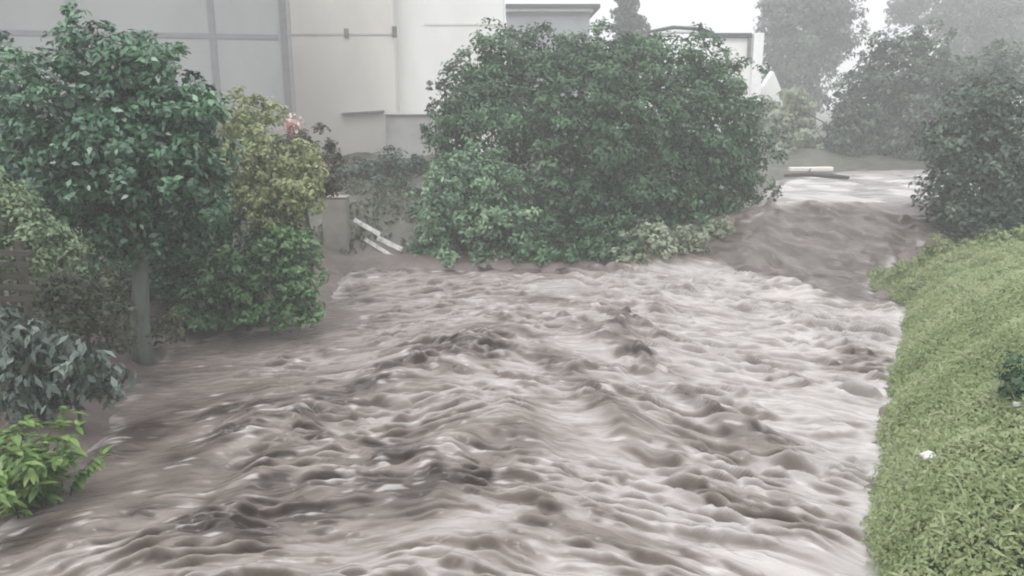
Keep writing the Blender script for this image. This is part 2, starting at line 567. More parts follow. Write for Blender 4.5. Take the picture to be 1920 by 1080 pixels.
def leaves_mesh(name, pos, nor, L, tint, mat, parent, wid=0.5, hang=0.0):
    n = len(pos)
    ax = rdir(n)
    ax[:, 2] -= hang
    ax = nrm(ax - nor * np.sum(ax * nor, 1, keepdims=True))
    sd_ = np.cross(nor, ax)
    L = np.broadcast_to(L, (n,))[:, None]
    w = L * wid * 0.5
    a = pos - ax * L * 0.5
    tip = pos + ax * L * 0.5 - nor * L * 0.12
    l = pos + sd_ * w - ax * L * 0.06 + nor * L * 0.05
    r = pos - sd_ * w - ax * L * 0.06 + nor * L * 0.05
    V = np.stack([a, r, tip, l], 1).reshape(-1, 3)
    F = np.arange(4 * n).reshape(n, 4)
    if parent is not None:
        pass
    return mesh_np(name, V, F, mat, parent, attr={'tint': np.repeat(tint, 4)})


def foliage(name, blobs, mat, parent, leaf=0.14, dens=3.0, per=34, rc=0.34, rough=0.22, wid=0.5, hang=0.3, upb=0.45, seed=0, core=1.0):
    """blobs: (centre, (rx,ry,rz)); leaf clumps over each blob, thinner leaves within"""
    P, Nn, T = [], [], []
    for bi, (c, r) in enumerate(blobs):
        c, r = np.array(c), np.array(r)
        p_ = 1.6
        area = 4 * math.pi * (((r[0] * r[1]) ** p_ + (r[0] * r[2]) ** p_ + (r[1] * r[2]) ** p_) / 3) ** (1 / p_)
        nc = max(6, int(area * dens))
        d = rdir(nc)
        rad = 0.84 + rough * rng.normal(size=nc) * 0.75
        cc = c + d * r * rad[:, None]
        keep = np.ones(nc, bool)
        for bj, (c2, r2) in enumerate(blobs):
            if bj != bi:
                q = np.linalg.norm((cc - np.array(c2)) / np.array(r2), axis=1)
                keep &= q > 0.62
        cc, d = cc[keep], d[keep]
        nc = len(cc)
        if nc == 0:
            continue
        ctint = rng.normal(size=nc) * 0.18 + 0.10 * noise2(cc[:, 0] * 1.3 + bi, cc[:, 2] * 1.3, 3 + seed)
        crad = rc * (0.7 + 0.6 * rng.random(nc))
        idx = np.repeat(np.arange(nc), per)
        e = rdir(len(idx)) + d[idx] * 0.35
        e[:, 2] += 0.25
        e = nrm(e)
        rr = crad[idx] * rng.random(len(idx)) ** 0.45
        pos = cc[idx] + e * rr[:, None] * np.array([1, 1, 0.75])
        n = nrm(e * 0.55 + d[idx] * 0.25 + np.array([0, 0, upb]) + rdir(len(idx)) * 0.55)
        P.append(pos); Nn.append(n)
        T.append(0.5 + ctint[idx] + rng.normal(size=len(idx)) * 0.16)
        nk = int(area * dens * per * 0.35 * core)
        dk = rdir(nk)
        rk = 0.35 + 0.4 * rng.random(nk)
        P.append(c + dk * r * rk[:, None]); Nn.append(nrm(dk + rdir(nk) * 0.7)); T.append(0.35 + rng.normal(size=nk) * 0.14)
    P, Nn, T = np.concatenate(P), np.concatenate(Nn), np.clip(np.concatenate(T), 0, 1)
    # stay above the ground
    k = P[:, 2] > ground_z(P[:, 0], P[:, 1]) + 0.02
    P, Nn, T = P[k], Nn[k], T[k]
    if name is None:
        return P, Nn, T
    return leaves_mesh(name, P, Nn, leaf * (0.7 + 0.6 * rng.random(len(P))), T, mat, parent, wid, hang)


def pxblob(px, py, Yd, rx, ry, depth=0.9):
    return (at_y(px, py, Yd), (msize(rx, Yd), msize((rx + ry) / 2, Yd) * depth, msize(ry, Yd)))


def limb_tubes(mb, base, top, r0, tips, wob=0.06):
    base, top = np.array(base), np.array(top)
    pts, rad = [], []
    for i in range(8):
        s = i / 7
        q = base + (top - base) * s
        q = q + np.array([math.sin(s * 5 + base[0]) * (1 + 8 * r0 * s), math.cos(s * 4 + base[1]), 0]) * wob * math.sin(math.pi * s)
        pts.append(q)
        rad.append(r0 * (1.35 - 0.35 * min(1, s * 6)) * (1 - 0.45 * s))
    mb.tube(pts, rad, 10)
    for k, tp in enumerate(tips):
        s = 0.55 + 0.42 * (k / max(1, len(tips) - 1))
        a = base + (top - base) * s
        tp = np.array(tp)
        mid = (a + tp) / 2 + np.array([0, 0, 0.12 * np.linalg.norm(tp - a)])
        q1 = a * 0.6 + mid * 0.4
        mb.tube([a, q1, mid, tp], [r0 * 0.5, r0 * 0.4, r0 * 0.28, r0 * 0.08], 7)
    return mb


def gz(x, y):
    return float(ground_z(np.array([float(x)]), np.array([float(y)]))[0])


def plant(name, label, cat, base_px, Yd, blobs, mat, bark='bark_dark', r0=0.12, top=None, group=None, crown='crown', stem='trunk', **kw):
    bx = at_y(base_px, 500, Yd)[0]
    base = np.array([bx, Yd, gz(bx, Yd)])
    t = empty(name, base, label, cat, group)
    bl = [pxblob(*b) for b in blobs]
    cs = np.array([b[0] for b in bl])
    hi = cs[np.argsort(-cs[:, 2])]
    tp = np.array(top) if top is not None else np.array([cs[:, 0].mean(), cs[:, 1].mean(), hi[0][2]])
    mb = MB()
    limb_tubes(mb, base - np.array([0, 0, 0.25]), tp, r0, list(cs[:12]))
    mb.build(stem, M[bark], t, smooth=True)
    foliage(crown, bl, M[mat], t, **kw)
    return t


# ------------------------------------------------------------------ trees and bushes
plant('broadleaf_tree', 'large deep green broadleaf tree with pale trunk on the left mud bank', 'tree', 250, 15.0, [
    (205, 130, 15, 110, 90), (120, 210, 15, 105, 110), (280, 190, 15, 105, 105), (70, 310, 15, 95, 105), (345, 240, 14.6, 75, 95),
    (190, 300, 14.2, 120, 100), (300, 320, 14.4, 100, 80), (130, 385, 15.2, 120, 65), (360, 360, 14.8, 70, 80), (20, 210, 15.6, 60, 110),
    (90, 430, 15.4, 100, 50), (310, 430, 15.3, 80, 60), (245, 440, 14.5, 55, 55), (200, 420, 15.6, 80, 50)],
    'leaf_teal', 'bark', 0.19, top=at_y(235, 300, 15), leaf=0.16, dens=5.2, per=36, rc=0.26, rough=0.26)
plant('overhanging_bush', 'dark green bush leaning over the flood at the foot of the left tree', 'bush', 420, 17.6, [
    (410, 450, 17.6, 70, 75), (525, 450, 17.5, 60, 60), (470, 510, 17.2, 95, 70), (555, 510, 17.2, 48, 70), (400, 565, 17.3, 75, 45), (490, 585, 16.9, 85, 34), (565, 572, 16.9, 42, 34), (370, 600, 16.8, 60, 26)],
    'leaf_mid', 'bark_dark', 0.07, leaf=0.14, dens=6, per=34, rc=0.22, stem='stem', crown='foliage')
plant('shade_bush', 'dark shaded bush filling the gap behind the pale trunk of the left tree', 'bush', 300, 18.0, [
    (330, 430, 18, 75, 75), (300, 510, 18, 70, 60), (180, 440, 18.2, 80, 60), (340, 560, 17.8, 70, 40), (210, 520, 18.2, 60, 40)],
    'leaf_teal', 'bark_dark', 0.06, leaf=0.14, dens=5, per=34, rc=0.24, stem='stem', crown='foliage')
plant('bank_scrub', 'low dull scrub on the muddy bank between the pale trunk and the fence', 'bush', 130, 13.2, [
    (120, 540, 13.4, 80, 50), (185, 590, 13.2, 66, 40), (90, 600, 13.0, 66, 44), (40, 570, 12.8, 60, 50), (225, 640, 14.0, 60, 30), (180, 620, 13.8, 50, 30), (300, 610, 15.6, 60, 34), (200, 560, 15.8, 60, 50)],
    'weeds', 'bark_dark', 0.03, leaf=0.11, dens=8, per=24, rc=0.2, rough=0.3, stem='stem', crown='foliage', core=0.6)
plant('yellow_green_bush', 'soft yellow-green bush behind the left tree, before the grey panelled wall', 'bush', 470, 18.5, [
    (462, 235, 18.4, 68, 66), (525, 320, 18.0, 80, 66), (450, 320, 18.0, 66, 70), (565, 355, 17.8, 45, 50), (500, 385, 17.6, 70, 45)],
    'leaf_yellow', 'bark_dark', 0.08, leaf=0.12, dens=6, per=38, rc=0.22, rough=0.15, stem='stem', crown='foliage')
plant('olive_brown_bush', 'rounded olive-brown bush below the pink blossom, in front of the cream wall', 'bush', 580, 22, [
    (580, 300, 22, 58, 58), (530, 290, 22.3, 50, 45), (610, 330, 21.8, 35, 40), (560, 350, 22, 55, 45)],
    'leaf_brown', 'bark_dark', 0.08, leaf=0.13, dens=5, per=38, rc=0.22, rough=0.12, stem='stem', crown='foliage')
plant('spreading_tree', 'broad dark green tree in the centre, widest crown on the far bank', 'tree', 1120, 28.5, [
    (960, 120, 29, 85, 68), (1090, 115, 29, 100, 62), (1240, 130, 29.5, 100, 70), (895, 190, 28.5, 70, 80), (1340, 170, 29.5, 70, 70),
    (960, 240, 27.5, 120, 100), (1120, 230, 27, 130, 110), (1290, 240, 28, 115, 100), (1390, 290, 28.5, 62, 85), (1180, 350, 27, 150, 85),
    (1340, 345, 28, 105, 60), (1060, 400, 26.8, 120, 85), (850, 270, 28.5, 48, 65), (1200, 420, 27, 110, 60), (1080, 465, 26.4, 140, 45), (1330, 400, 28, 90, 40), (980, 470, 26, 80, 36)],
    'leaf_dark', 'bark_dark', 0.26, leaf=0.19, dens=2.8, per=38, rc=0.42, rough=0.3)
plant('loose_branch_shrub', 'thin shrub with open twiggy leaves against the bright wall, left of the central tree', 'bush', 850, 29.5, [
    (822, 150, 29.5, 16, 18), (850, 185, 29.5, 14, 22), (812, 185, 29.5, 12, 22), (838, 210, 29.5, 16, 14), (800, 240, 29.5, 12, 12), (868, 150, 29.5, 14, 14)],
    'leaf_slate', 'bark_dark', 0.05, leaf=0.16, dens=3.2, per=16, rc=0.16, rough=0.3, stem='stem', crown='foliage', core=0.3)
plant('mint_bush', 'pale grey-green rounded bush at the water edge before the central tree', 'bush', 880, 25.2, [
    (900, 335, 25, 90, 60), (850, 390, 25, 80, 65), (940, 400, 25, 75, 65), (890, 440, 25, 110, 55), (830, 465, 25.2, 70, 35), (870, 487, 24.7, 95, 24), (770, 490, 24.8, 40, 20)],
    'leaf_mint', 'bark_dark', 0.08, leaf=0.17, dens=3.8, per=36, rc=0.3, rough=0.18, stem='stem', crown='foliage')
plant('shoreline_scrub', 'dark low scrub along the waterline under the central tree', 'bush', 1060, 24.5, [
    (960, 490, 24.4, 70, 24), (1060, 486, 24.3, 80, 28), (1140, 474, 24.4, 60, 32), (1010, 462, 24.7, 80, 40), (1120, 440, 25, 60, 36)],
    'leaf_dark', 'bark_dark', 0.04, leaf=0.16, dens=5, per=34, rc=0.26, stem='stem', crown='foliage')
plant('low_bank_bush', 'low pale bush on the waterline right of the central tree', 'bush', 1225, 24.3, [
    (1225, 462, 24.3, 58, 34), (1285, 450, 24.7, 42, 28), (1232, 428, 24.5, 28, 24), (1180, 485, 24.1, 45, 22), (1340, 425, 25.6, 40, 22)],
    'leaf_olive', 'bark_dark', 0.05, leaf=0.18, dens=4, per=30, rc=0.24, stem='stem', crown='foliage')
plant('mist_tree', 'slate grey tree fading in mist on the far right bank, behind the nearer right tree', 'tree', 1690, 52, [
    (1700, 125, 52, 80, 70), (1625, 190, 52, 60, 75), (1730, 210, 51, 95, 95), (1650, 270, 51, 85, 65), (1740, 300, 51, 95, 50), (1600, 250, 52, 50, 60), (1800, 190, 50, 75, 90), (1870, 150, 50, 60, 60), (1820, 290, 49, 80, 50), (1600, 320, 50, 40, 26)],
    'leaf_slate', 'bark_dark', 0.3, leaf=0.34, dens=1.3, per=34, rc=0.6)
plant('bank_tree', 'dark slate-green tree rising behind the hedge at the right edge', 'tree', 1850, 25.5, [
    (1850, 195, 25.8, 75, 45), (1790, 260, 26, 55, 60), (1775, 345, 25.8, 45, 55), (1900, 220, 25.8, 60, 60), (1815, 280, 25.8, 75, 75), (1890, 320, 25.4, 85, 85), (1830, 370, 25.4, 85, 65), (1930, 380, 25.8, 70, 70), (1800, 400, 25.4, 50, 45), (1870, 430, 25.2, 80, 40)],
    'leaf_slate', 'bark_dark', 0.2, leaf=0.2, dens=2.4, per=34, rc=0.4, rough=0.22)
plant('tall_misty_tree', 'tall pale tree almost lost in mist, right of the white gateway', 'tree', 1500, 92, [
    (1500, 70, 92, 75, 75), (1540, 0, 92, 60, 60), (1470, 30, 92, 45, 45), (1500, 150, 92, 55, 65), (1560, 60, 93, 45, 60)],
    'leaf_slate', 'bark_dark', 0.4, leaf=0.55, dens=0.6, per=34, rc=1.0)
plant('faint_misty_tree', 'faint broad tree dissolving in mist at the top right corner', 'tree', 1860, 105, [
    (1860, 50, 105, 95, 75), (1800, 20, 105, 60, 50), (1920, 90, 105, 80, 80), (1850, 130, 106, 90, 50), (1700, 20, 108, 30, 40)],
    'leaf_slate', 'bark_dark', 0.4, leaf=0.6, dens=0.5, per=34, rc=1.1)
plant('narrow_misty_tree', 'narrow dark conifer in mist between flat roofed block and white gateway', 'tree', 1175, 75, [
    (1175, -10, 75, 24, 40), (1176, 30, 75, 28, 28), (1180, 60, 75, 34, 26), (1182, 95, 75, 38, 30)],
    'leaf_slate', 'bark_dark', 0.25, leaf=0.45, dens=1.2, per=34, rc=0.55, rough=0.1)
plant('pale_olive_shrub', 'pale olive shrub in mist on the far bank below the white gateway', 'bush', 1460, 53, [
    (1445, 222, 53, 40, 42), (1490, 235, 53, 40, 48), (1450, 278, 52.6, 48, 32), (1515, 285, 53, 42, 28), (1410, 245, 53, 28, 46), (1490, 200, 53, 28, 30), (1560, 292, 53, 40, 20), (1460, 296, 51.5, 60, 18), (1600, 296, 52, 40, 18)],
    'leaf_olive', 'bark_dark', 0.1, leaf=0.35, dens=1.4, per=34, rc=0.5, stem='stem', crown='foliage')
plant('grey_scrub', 'grey-green scrub on the slope between yellow-green bush and central tree', 'bush', 730, 33, [
    (690, 320, 33, 45, 26), (750, 315, 33, 50, 32), (730, 365, 31, 70, 34), (680, 385, 30, 42, 28), (770, 400, 29.5, 45, 45), (640, 340, 33, 40, 30)],
    'leaf_slate', 'bark_dark', 0.06, leaf=0.2, dens=2.4, per=34, rc=0.34, stem='stem', crown='foliage')
plant('left_hedge', 'soft green hedge sloping down behind the wooden fence at the left edge', 'hedge', 20, 11.8, [
    (10, 420, 11.8, 85, 75), (78, 452, 12.0, 62, 48), (-60, 390, 11.6, 85, 85), (120, 482, 12.2, 46, 32), (30, 485, 11.8, 80, 42)],
    'leaf_soft', 'bark_dark', 0.06, leaf=0.085, dens=14, per=40, rc=0.16, rough=0.10, stem='stem', crown='foliage')
plant('glossy_grey_plant', 'blue-grey plant with big wet drooping leaves on the left bank', 'plant', 120, 11.25, [
    (60, 640, 11.25, 50, 42), (150, 680, 11.25, 66, 50), (60, 710, 11.25, 60, 40), (190, 720, 11.25, 38, 38), (10, 660, 11.25, 40, 50), (140, 740, 11.2, 70, 34), (60, 755, 11.1, 60, 30), (30, 610, 11.25, 40, 30)],
    'leaf_blue', 'bark_dark', 0.03, leaf=0.2, dens=9, per=13, rc=0.2, wid=0.42, hang=1.6, upb=0.15, rough=0.2, stem='stem', crown='foliage', core=0.7)

# fresh green arching plant, bottom left
bx = on_z(60, 900, 0.3)
bx = np.array([bx[0], bx[1], gz(bx[0], bx[1])])
t = empty('fern_plant', bx, 'bright fresh green plant with arching narrow leaves, bottom left corner', 'plant')
Vv, Ff, Tt = [], [], []
mb = MB()
for s in range(60):
    b0 = bx + np.array([rng.normal() * 0.20 - 0.05, rng.normal() * 0.18, 0])
    az = rng.random() * 2 * math.pi
    out_ = np.array([math.cos(az), math.sin(az), 0])
    Ls = 0.62 + 0.6 * rng.random()
    lean = 0.25 + 0.6 * rng.random()
    pts = []
    for i in range(7):
        q = i / 6
        pts.append(b0 + out_ * lean * Ls * (q ** 1.5) + np.array([0, 0, Ls * (q - 0.35 * lean * q * q)]))
    mb.tube(pts, [0.008 * (1 - 0.7 * i / 6) for i in range(7)], 5)
    side = np.cross(out_, [0, 0, 1])
    for i in range(1, 7):
        for k in range(5):
            sg = 1 if rng.random() > .5 else -1
            base = pts[i] + rng.normal(size=3) * 0.025
            d = nrm((out_ * 0.6 + side * sg * 0.9 + np.array([0, 0, 0.25]) + rng.normal(size=3) * 0.3)[None])[0]
            L = 0.11 + 0.12 * rng.random()
            w = 0.030 + 0.018 * rng.random()
            sw = np.cross(d, [0, 0, 1.0]); sw /= np.linalg.norm(sw) + 1e-6
            prev = None
            tt = np.clip(0.5 + rng.normal() * 0.22 + 0.12 * (i - 3) / 3, 0, 1)
            for j in range(5):
                q = j / 4
                c_ = base + d * L * q - np.array([0, 0, 0.45 * L * q * q])
                ww = w * math.sin(math.pi * (0.12 + 0.86 * q)) * 0.9 + 0.001
                Vv += [c_ - sw * ww, c_ + sw * ww]
                Tt += [tt, tt]
                n_ = len(Vv)
                if j:
                    Ff.append((n_ - 4, n_ - 3, n_ - 1, n_ - 2))
mb.build('stem', M['bark_dark'], t, smooth=True)
mesh_np('foliage', np.array(Vv), np.array(Ff), M['leaf_fresh'], t, attr={'tint': np.array(Tt)})

# pink blossom by the building corner
c0 = at_y(549, 236, 21.6)
t = empty('blossom_spray', (c0[0], c0[1], c0[2] - 0.35), 'pink and white blossom spray above the olive-brown bush', 'flower')
MB().tube([(c0[0], c0[1] + .1, c0[2] - 0.6), (c0[0] + .02, c0[1], c0[2] - .2), tuple(c0)], [.02, .015, .01], 6).build('stem', M['bark_dark'], t)
q = c0 + rng.normal(size=(150, 3)) * np.array([.13, .10, .12])
leaves_mesh('blossom', q, nrm(rdir(150) + [0, -.5, .5]), 0.08 + 0.05 * rng.random(150), np.clip(rng.random(150), 0, 1), M['petal'], t, 0.8)

# right bank hedge: leaves over a lumpy surface
ys = 3.0 + 20.0 * rng.random(340000) ** 0.8
edge_y = np.array([p_[1] for p_ in reversed(AX)])
edge_x = np.array([p_[0] for p_ in reversed(AX)])
ex = np.interp(ys, edge_y, edge_x) + 0.08 + 0.12 * fbm2(ys * 0.9, ys * 0 + 3.3, 88, 3)
tt = rng.random(len(ys)) ** 1.3 * 9.5 - 0.15
hx = ex + tt
lump = fbm2(hx * 0.8, ys * 0.8, 61, 3)
fine = noise2(hx * 2.6, ys * 2.6, 64)


def hedge_top(t_, y_):
    end = np.sqrt(np.clip(1 - np.clip((y_ - 20.6) / 2.0, 0, 1) ** 2, 0, 1))
    H = np.interp(y_, [0, 10, 14, 18, 20.5, 23], [2.4, 2.4, 2.3, 1.95, 1.55, 1.3])
    wdt = np.interp(y_, [0, 14, 18, 22], [1.5, 1.4, 1.3, 1.25])
    return H * (1 - np.exp(-np.maximum(t_ + 0.1, 0) / wdt)) * (0.15 + 0.85 * end)


hz = hedge_top(tt, ys) + 0.11 * lump + 0.085 * fine + 0.03 * noise2(hx * 6, ys * 6, 65) + 0.05
hol = np.exp(-((hx - 5.55) / 0.38) ** 2 - ((ys - 8.5) / 0.8) ** 2)          # hollow in the hedge
hz -= 0.0 * hol
k = (hz > 0.03)
hx, ys, hz, tt, lump, fine = hx[k], ys[k], hz[k], tt[k], lump[k], fine[k]
sl = np.exp(-np.maximum(tt, 0) / 1.4) * 1.3
hn = nrm(np.stack([-sl * 0.7, -0.35 * np.ones_like(sl), np.ones_like(sl)], -1) * 0.8 + rdir(len(hx)) * 0.42)
hp = np.stack([hx, ys, hz], -1) + rng.normal(size=(len(hx), 3)) * 0.05
ctr = on_z(1800, 800, 1.0)
t = empty('overgrown_hedge', (ctr[0], ctr[1], gz(ctr[0], ctr[1])), 'bright green overgrown hedge covering the whole right bank beside the flood', 'hedge')
ti = 0.5 + 0.26 * fbm2(hx * .5, ys * .5, 66, 4) + 0.16 * fine + rng.normal(size=len(hx)) * 0.13
# lumpy woody body under the leaves
yy, ta = np.meshgrid(np.linspace(2.8, 22.9, 180), np.linspace(-0.1, 9.6, 90), indexing='ij')
xx = np.interp(yy, edge_y, edge_x) + 0.10 + 0.12 * fbm2(yy * 0.9, yy * 0 + 3.3, 88, 3) + ta
zz = hedge_top(ta, yy) + 0.11 * fbm2(xx * 0.8, yy * 0.8, 61, 3) - 0.10 - 0.0 * np.exp(-((xx - 5.55) / 0.38) ** 2 - ((yy - 8.5) / 0.8) ** 2)
mesh_np('undergrowth', np.stack([xx, yy, np.maximum(zz, -0.3)], -1).reshape(-1, 3), grid_faces(*xx.shape),
        plain_mat('undergrowth', (.045, .06, .025), 0.9, 0.2, 4), t, smooth=True)
# leafy sprays that stick out along the crest and the water side
sp = []
for px, py, Yd in [(1690, 505, 21.2), (1662, 535, 21.6), (1780, 458, 21), (1740, 475, 21.2), (1850, 448, 20.6), (1910, 442, 20.4), (1720, 500, 21)]:
    sp.append(pxblob(px, py, Yd, 34, 22))
gk = rng.random(len(hp)) < 0.16
gP = hp[gk] + np.array([0, 0, .04])
gN = nrm(rdir(len(gP)) * 0.8 + [-.3, -.5, .6])
gT = np.clip(ti[gk] + 0.12 + rng.normal(size=len(gP)) * .1, 0, 1)
sP, sN, sT = foliage(None, sp, None, None, dens=5, per=30, rc=0.2, rough=0.3, core=0.5)
leaves_mesh('foliage', np.concatenate([hp, sP, gP]), np.concatenate([hn, sN, gN]),
            np.concatenate([0.052 * (0.6 + 0.9 * rng.random(len(hp))), 0.11 * (0.7 + 0.6 * rng.random(len(sP))), 0.15 * (0.6 + 0.8 * rng.random(len(gP)))]),
            np.concatenate([np.clip(ti, 0, 1), sT, gT]), M['leaf_hedge'], t,
            np.concatenate([np.full(len(hp) + len(sP), .55), np.full(len(gP), .16)])[:, None], 0.3)

# weeds on the banks (uncountable)
n = 60000
wx_ = rng.uniform(-16, 14, n); wy_ = rng.uniform(8, 44, n)
d_ = river_sd(wx_, wy_)
keep = (d_ > 0.9 + 0.7 * noise2(wx_ * .6, wy_ * .6, 91)) & (d_ < 14) & (fbm2(wx_ * .5, wy_ * .5, 92, 3) > -0.15) & (wx_ < 8)
wx_, wy_ = wx_[keep], wy_[keep]
P_ = np.stack([wx_, wy_, ground_z(wx_, wy_) + 0.08], -1)
o = leaves_mesh('weeds', P_, nrm(rdir(len(P_)) * 1.0 + [0, -.5, .35]), 0.16 + 0.16 * rng.random(len(P_)), np.clip(0.5 + .2 * rng.normal(size=len(P_)), 0, 1), M['weeds'], None, 0.3, -1.0)
tag(o, 'low weeds scattered over the muddy banks', 'weeds', kind='stuff')

# ------------------------------------------------------------------ buildings
def wall_box(px0, px1, Yd, z0, z1, depth):
    a, b_ = at_y(px0, 200, Yd)[0], at_y(px1, 200, Yd)[0]
    return (a, Yd, z0), (b_, Yd + depth, z1)


def zpx(py, Yd):
    return at_y(960, py, Yd)[2]


# grey panelled factory
Yd = 34.0
lo, hi = wall_box(52, 546, Yd, 1.2, 14.5, 6)
lo = (lo[0] - 0.25, lo[1], lo[2])
piv = (hi[0], Yd)
RZ = R(13)
f = empty('panelled_factory', (lo[0], Yd, 1.8), 'grey factory building with large flat panels behind the left tree', 'building')
mb = MB().box(lo, hi, RZ, piv, 0)
zj = zpx(70, Yd)
xj = at_y(405, 60, Yd)[0]
mb.box((lo[0] + .1, Yd - .02, zj - .10), (hi[0] - .35, Yd + .01, zj + .10), RZ, piv, 1)
for xx_ in (xj, xj - 5.0):
    mb.box((xx_ - .13, Yd - .025, 1.3), (xx_ + .13, Yd + .008, 14.4), RZ, piv, 1)
mb.build('wall', [M['panel'], M['panel_joint']], f)
MB().box((hi[0] - .24, Yd - .16, 1.2), (hi[0] + .03, Yd - .03, 14.6), RZ, piv).build('corner_trim', M['trim'], f, bevel=.02)
MB().box((lo[0] - .03, Yd - .16, 1.2), (lo[0] + .20, Yd - .03, 14.6), RZ, piv).build('corner_trim', M['trim'], f, bevel=.02)
MB().box((lo[0] - .3, Yd - .3, 14.6), (hi[0] + .2, Yd + 6.2, 14.9), RZ, piv).build('roof', M['trim'], f)

# cream warehouse
Yd = 43.0
lo, hi = wall_box(520, 742, Yd, 1.6, 15, 10)
f = empty('cream_warehouse', ((lo[0] + hi[0]) / 2, Yd, 2.2), 'tall cream rendered warehouse beside the grey panelled factory', 'building')
mb = MB().box(lo, hi)
zz_ = zpx(64, Yd)
mb.box((lo[0] + .02, Yd - .03, zz_ - .05), (hi[0] - .02, Yd + .01, zz_ + .05), mi=1)
mb.build('wall', [M['cream'], plain_mat('render_line', (.50, .485, .455), .85, .05, 1)], f)
l0, l1 = at_y(642, 213, Yd), at_y(722, 209, Yd)
MB().bar((l0[0], Yd - .18, l0[2]), (l1[0], Yd - .18, l1[2] + .02), .30, .09).build('ledge', M['panel_joint'], f, bevel=.02)
v_ = at_y(741, 60, Yd)
mb = MB().box((v_[0] - .13, Yd - .2, v_[2] - .28), (v_[0] + .1, Yd - .002, v_[2] + .28))
mb.build('wall_lamp', M['trim'], f, bevel=.03)
v_ = at_y(650, 62, Yd)
MB().box((v_[0] - .12, Yd - .1, v_[2] - .22), (v_[0] + .12, Yd - .04, v_[2] + .22)).build('vent', M['panel_joint'], f, bevel=.02)
MB().box((lo[0] - .2, Yd - .2, 15), (hi[0] + .2, Yd + 10, 15.3)).build('roof', M['trim'], f)

# white rendered block right of it
Yd = 44.5
lo, hi = wall_box(744, 944, Yd, 1.6, 15, 9)
f = empty('white_block', ((lo[0] + hi[0]) / 2, Yd, 2.2), 'bright white rendered block between cream warehouse and central tree', 'building')
mb = MB().box(lo, hi)
zz_ = zpx(46, Yd)
mb.box((lo[0] + 1.6, Yd - .03, zz_ - .05), (hi[0] - .02, Yd + .01, zz_ + .05), mi=1)
mb.build('wall', [M['white_wall'], M['cream']], f)
MB().box((lo[0] + .01, Yd - .2, 15), (hi[0] + .2, Yd + 9, 15.3)).build('roof', M['trim'], f)

# low grey lean-to at its foot
Yd = 41.0
lo, hi = wall_box(722, 830, Yd, 1.6, zpx(216, Yd), 1.6)
f = empty('grey_annex', ((lo[0] + hi[0]) / 2, Yd, 2.2), 'low grey lean-to at the foot of the cream warehouse', 'building')
MB().box(lo, hi).build('wall', M['annex'], f)
MB().box((lo[0] - .1, Yd - .12, hi[2]), (hi[0] + .1, Yd + 1.6, hi[2] + .08)).build('roof', M['annex'], f, bevel=.02)

# flat roofed block
Yd = 66.0
a, b_ = at_y(950, 20, Yd)[0], at_y(1106, 20, Yd)[0]
f = empty('flat_roofed_block', ((a + b_) / 2, Yd, 2.4), 'grey flat-roofed block showing above the central tree', 'building')
MB().box((a, Yd, 1.8), (b_, Yd + 7, zpx(22, Yd))).build('wall', plain_mat('misty_grey_wall', (.30, .31, .33), .8, .06, .5), f)
MB().box((a - .1, Yd - .25, zpx(22, Yd)), (b_ + .25, Yd + 7.2, zpx(16.5, Yd))).build('fascia', M['white_paint'], f)
MB().box((a - .1, Yd - .6, zpx(16.5, Yd)), (b_ + .75, Yd + 7.6, zpx(9, Yd))).build('roof', M['roof_dark'], f)
MB().box((a - .02, Yd - .12, zpx(28, Yd)), (b_ + .1, Yd - .004, zpx(23, Yd))).build('gutter', M['trim'], f)

# white gateway with dark lintel
Yd = 54.0
f = empty('white_gateway', (at_y(1400, 200, Yd)[0], Yd, 2.4), 'white gateway with dark flat lintel rising behind the central tree', 'gate')
xa, xb, xc_ = at_y(1215, 60, Yd)[0], at_y(1330, 60, Yd)[0], at_y(1408, 60, Yd)[0]
MB().tube([(xa, Yd, zpx(60, Yd)), ((xa + xb) / 2 - .4, Yd, zpx(51, Yd)), (xb - .6, Yd, zpx(54, Yd)), (xb + .3, Yd, zpx(62, Yd))], [.09, .11, .11, .1], 8).build('roof_rib', M['roof_dark'], f, smooth=True)
MB().tube([(xa + .3, Yd + .1, zpx(64, Yd)), ((xa + xb) / 2 - .2, Yd + .1, zpx(58, Yd)), (xb - .4, Yd + .1, zpx(60, Yd))], [.12, .16, .12], 8).build('fascia', M['white_paint'], f, smooth=True)
MB().box((xb - .6, Yd - .15, zpx(71, Yd)), (xc_ + .05, Yd + .4, zpx(62, Yd))).build('lintel', M['roof_dark'], f, bevel=.03)
MB().box((xc_ - .16, Yd - .12, zpx(112, Yd)), (xc_ + .06, Yd + .3, zpx(71, Yd))).build('bracket', M['trim'], f)
x2, x3 = at_y(1413, 60, Yd)[0], at_y(1432, 60, Yd)[0]
MB().box((x2, Yd - .2, 1.9), (x3, Yd + .5, zpx(62, Yd))).build('post', M['white_paint'], f, bevel=.03)
MB().box((at_y(1340, 60, Yd)[0], Yd + .05, 1.9), (x2 - .004, Yd + .45, zpx(72, Yd))).build('wall', M['white_wall'], f)
# pale rubble heap beside the gateway
Yd = 56
mb = MB()
pr = [(1378, 192), (1400, 172), (1432, 160), (1450, 132), (1458, 150), (1466, 170), (1470, 250), (1378, 250)]
front = [at_y(px, py, Yd) for px, py in pr]
back = [p_ + np.array([.1, 1.2, 0]) for p_ in front]
nn = len(pr)
mb.add(front + back, [tuple(range(nn))[::-1], tuple(range(nn, 2 * nn))] + [(i, (i + 1) % nn, nn + (i + 1) % nn, nn + i) for i in range(nn)])
o = mb.build('broken_wall', M['white_wall'], None, bevel=.08)
tag(o, 'broken white wall stub with ragged top beside the white gateway', 'wall')

